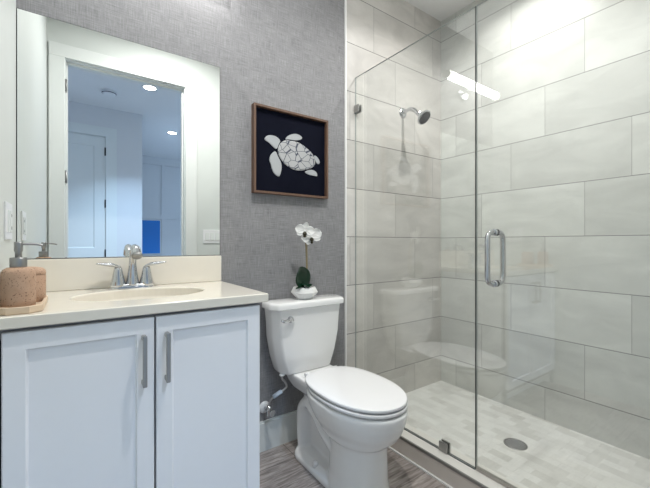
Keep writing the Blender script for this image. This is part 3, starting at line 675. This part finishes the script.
def bloom(c, face, size, roll):
    f = Vector(face).normalized(); u = Vector((0, 0, 1)); u = (u - f * u.dot(f)).normalized(); s = f.cross(u)
    bm = bmesh.new(); lathe_dir(bm, [(.004, -.006), (.007, 0), (.006, .006), (.002, .012)], c, f, 12); fl = obj('flower', bm, M['petal'], stem)
    for ang, ln, wd in ((90, .9, .62), (10, 1, 1.05), (170, 1, 1.05), (215, .85, .6), (325, .85, .6)):
        a = math.radians(ang + roll); d = s * math.cos(a) + u * math.sin(a)
        bm = bmesh.new(); blade(bm, Vector(c) + d * .003, d + f * .15, f, size * ln, size * wd, size * .1, .0012, pw=.6); obj('petal', bm, M['petal'], fl)
    bm = bmesh.new(); lathe_dir(bm, [(.004, .004), (.011, .012), (.010, .020), (.002, .026)], Vector(c) - u * size * .16, f - u * .5, 10)
    lathe_dir(bm, [(.003, .004), (.008, .012), (.003, .02)], Vector(c) - u * size * .48, f - u * .3, 10); obj('lip', bm, M['lip'], fl)
q = sp[-1]
bloom((q.x - .016, q.y - .014, q.z + .008), (-.60, -.80, .05), .050, 12)
bloom((q.x + .022, q.y - .014, q.z - .022), (-.30, -.95, .10), .056, -20)

# ------------------------------------------------------------------ shower glass
GY0, GYD, GY1, GZ0, GZ1 = -.010, -.815, -1.545, .0958, 2.108
t = thing('glass_shower_panel', 'fixed clear glass shower panel beside the toilet', 'shower panel', (XG, -.41, GZ0))
def pane(y0, y1, z0, z1):
    bm = boxes((XG - .005, XG + .005, y0, y1, z0, z1)); bm.normal_update()
    for f in bm.faces: f.material_index = 0 if abs(f.normal.x) > .5 else 1   # polished rim
    return bm
obj('pane', pane(GYD, GY0, GZ0, GZ1), [M['glass'], M['glass_rim']], t)
def clamp(parent, y0, y1, z0, z1, name):
    bm = bmesh.new(); box(bm, XG - .014, XG - .0055, y0, y1, z0, z1, .002); box(bm, XG + .0055, XG + .014, y0, y1, z0, z1, .002)
    return bm
bm = clamp(t, -.052, -.0085, 1.885, 1.932, 'c'); obj('wall_clamp', bm, M['steel'], t)
bm = clamp(t, -.680, -.634, .0957, .143, 'c'); obj('curb_clamp', bm, M['steel'], t)
obj('edge_seal', boxes((XG - .0045, XG + .0045, GYD - .0022, GYD - .0002, GZ0 + .002, GZ1)), M['seal'], t)
obj('sill_seal', boxes((XG - .0065, XG - .0052, GYD, GY0, .0956, .0995), (XG + .0052, XG + .0065, GYD, GY0, .0956, .0995)), M['seal'], t)
t = thing('glass_shower_door', 'clear glass shower door with a chrome pull handle', 'shower door', (XG, -1.18, GZ0))
obj('pane', pane(GY1, GYD - .005, .108, GZ1), [M['glass'], M['glass_rim']], t)
obj('bottom_sweep', boxes((XG - .0065, XG + .0065, GY1, GYD - .006, .0965, .112)), M['nickel'], t)
for s in (-1, 1):
    bm = bmesh.new(); x1 = XG + s * .060; x0 = XG + s * .006; y = -.903; a, b = .912, 1.124; r = .032
    pts = [(x0, y, a)] + [(x1 - s * r + s * r * math.sin(k * PI / 12), y, a + r - r * math.cos(k * PI / 12)) for k in range(7)] + [(x1 - s * r + s * r * math.cos(k * PI / 12), y, b - r + r * math.sin(k * PI / 12)) for k in range(7)] + [(x0, y, b)]
    tube(bm, pts, .0105, 18)
    for z in (a, b): lathe_dir(bm, [(.015, -.001), (.015, .006), (.012, .009)], (XG + s * .0055, y, z), (s, 0, 0), 20)
    obj('pull_handle', bm, M['chrome'], t)
for z in (.35, 1.85):
    bm = bmesh.new(); box(bm, XG - .014, XG - .0055, GY1 - .006, GY1 + .05, z - .045, z + .045, .002); box(bm, XG + .0055, XG + .014, GY1 - .006, GY1 + .05, z - .045, z + .045, .002); obj('hinge', bm, M['chrome'], t)

# ------------------------------------------------------------------ shower head and floor drain
HXc = 1.842
t = thing('shower_head', 'chrome shower head on a bent arm on the tiled wall', 'shower head', (HXc, -.008, 1.982))
bm = bmesh.new(); lathe_dir(bm, [(.036, 0), (.035, .004), (.026, .012), (.012, .014)], (HXc, -.008, 1.982), (0, -1, 0)); obj('flange', bm, M['chrome'], t)
bm = bmesh.new(); tube(bm, spline([(HXc, -.010, 1.982), (HXc, -.05, 1.988), (HXc, -.085, 1.988), (HXc, -.115, 1.968), (HXc, -.137, 1.940)], 6), .0115, 16); obj('arm', bm, M['chrome'], t)
hd_ = Vector((.10, -.72, -.69)).normalized(); hb = Vector((HXc + .004, -.140, 1.944))
bm = bmesh.new(); lathe_dir(bm, [(.011, -.004), (.019, .004), (.019, .016), (.014, .022), (.023, .034), (.044, .050), (.051, .058), (.051, .065), (.045, .067)], hb, hd_, 36); hh = obj('head', bm, M['chrome'], t)
bm = bmesh.new(); lathe_dir(bm, [(.044, .065), (.042, .0705), (.024, .072), (.003, .072)], hb, hd_, 36); obj('spray_face', bm, M['spray'], hh)
qx, qy, qz = 1.866, -.762, .03
t = thing('floor_drain', 'round chrome strainer drain in the shower floor', 'drain', (qx, qy, qz))
bm = bmesh.new(); loft(bm, [circle((qx, qy, qz), .056, 40), circle((qx, qy, qz + .003), .055, 40), circle((qx, qy, qz + .003), .046, 40), circle((qx, qy, qz + .0005), .046, 40)], False, False); obj('ring', bm, M['steel'], t)
bm = bmesh.new(); loft(bm, [circle((qx, qy, qz + .0001), .047, 40), circle((qx, qy, qz + .0008), .046, 40)]); obj('drain_well', bm, M['slot'], t)
bm = bmesh.new()
for k in range(-4, 5):
    h = math.sqrt(max(0, .046 ** 2 - (k * .010) ** 2)) - .0005
    if h > .004:
        box(bm, qx + k * .010 - .0013, qx + k * .010 + .0013, qy - h, qy + h, qz + .0008, qz + .0026)
        box(bm, qx - h, qx + h, qy + k * .010 - .0013, qy + k * .010 + .0013, qz + .0008, qz + .0025)
obj('grate', bm, M['grate'], t)

# ------------------------------------------------------------------ switches and outlets
t = thing('wall_outlet', 'white outlet and switch plate on the left wall above the counter', 'outlet', (XL, -.198, 1.09))
bm = bmesh.new(); box(bm, XL, XL + .006, -.256, -.140, 1.090, 1.207, .002); obj('cover_plate', bm, M['plate'], t)
for y in (-.221, -.175):
    bm = bmesh.new(); box(bm, XL + .005, XL + .0085, y - .0165, y + .0165, 1.115, 1.182, .001); obj('insert', bm, M['trim'], t)
for z in (1.128, 1.168):
    for dy in (-.006, .006): obj('socket_slot', boxes((XL + .008, XL + .0088, -.175 + dy - .0012, -.175 + dy + .0012, z - .005, z + .005)), M['slot'], t)
t = thing('light_switch', 'white three-gang switch plate right of the doorway, seen in the mirror', 'light switch', (1.01, YF, 1.072))
bm = bmesh.new(); box(bm, .926, 1.094, YF, YF + .006, 1.078, 1.200, .002); obj('cover_plate', bm, M['plate'], t)
for x in (.964, 1.010, 1.056):
    bm = bmesh.new(); loft(bm, [[(x - .0165, YF + .005, 1.106), (x + .0165, YF + .005, 1.106), (x + .0165, YF + .005, 1.172), (x - .0165, YF + .005, 1.172)], [(x - .016, YF + .011, 1.107), (x + .016, YF + .011, 1.107), (x + .016, YF + .007, 1.171), (x - .016, YF + .007, 1.171)]], smooth=False); obj('rocker', bm, M['trim'], t)

# ------------------------------------------------------------------ dark blue screen on the far hall wall
t = thing('dark_screen', 'dark blue flat panel on the far hall wall, seen low in the mirror', 'screen', (1.06, RY, .88))
obj('bezel', boxes((.80, 1.345, RY, RY + .03, .86, 1.535), bev=.004), M['trim'], t)
obj('glossy_panel', boxes((.815, 1.33, RY + .03, RY + .033, .875, 1.52)), M['screen'], t)
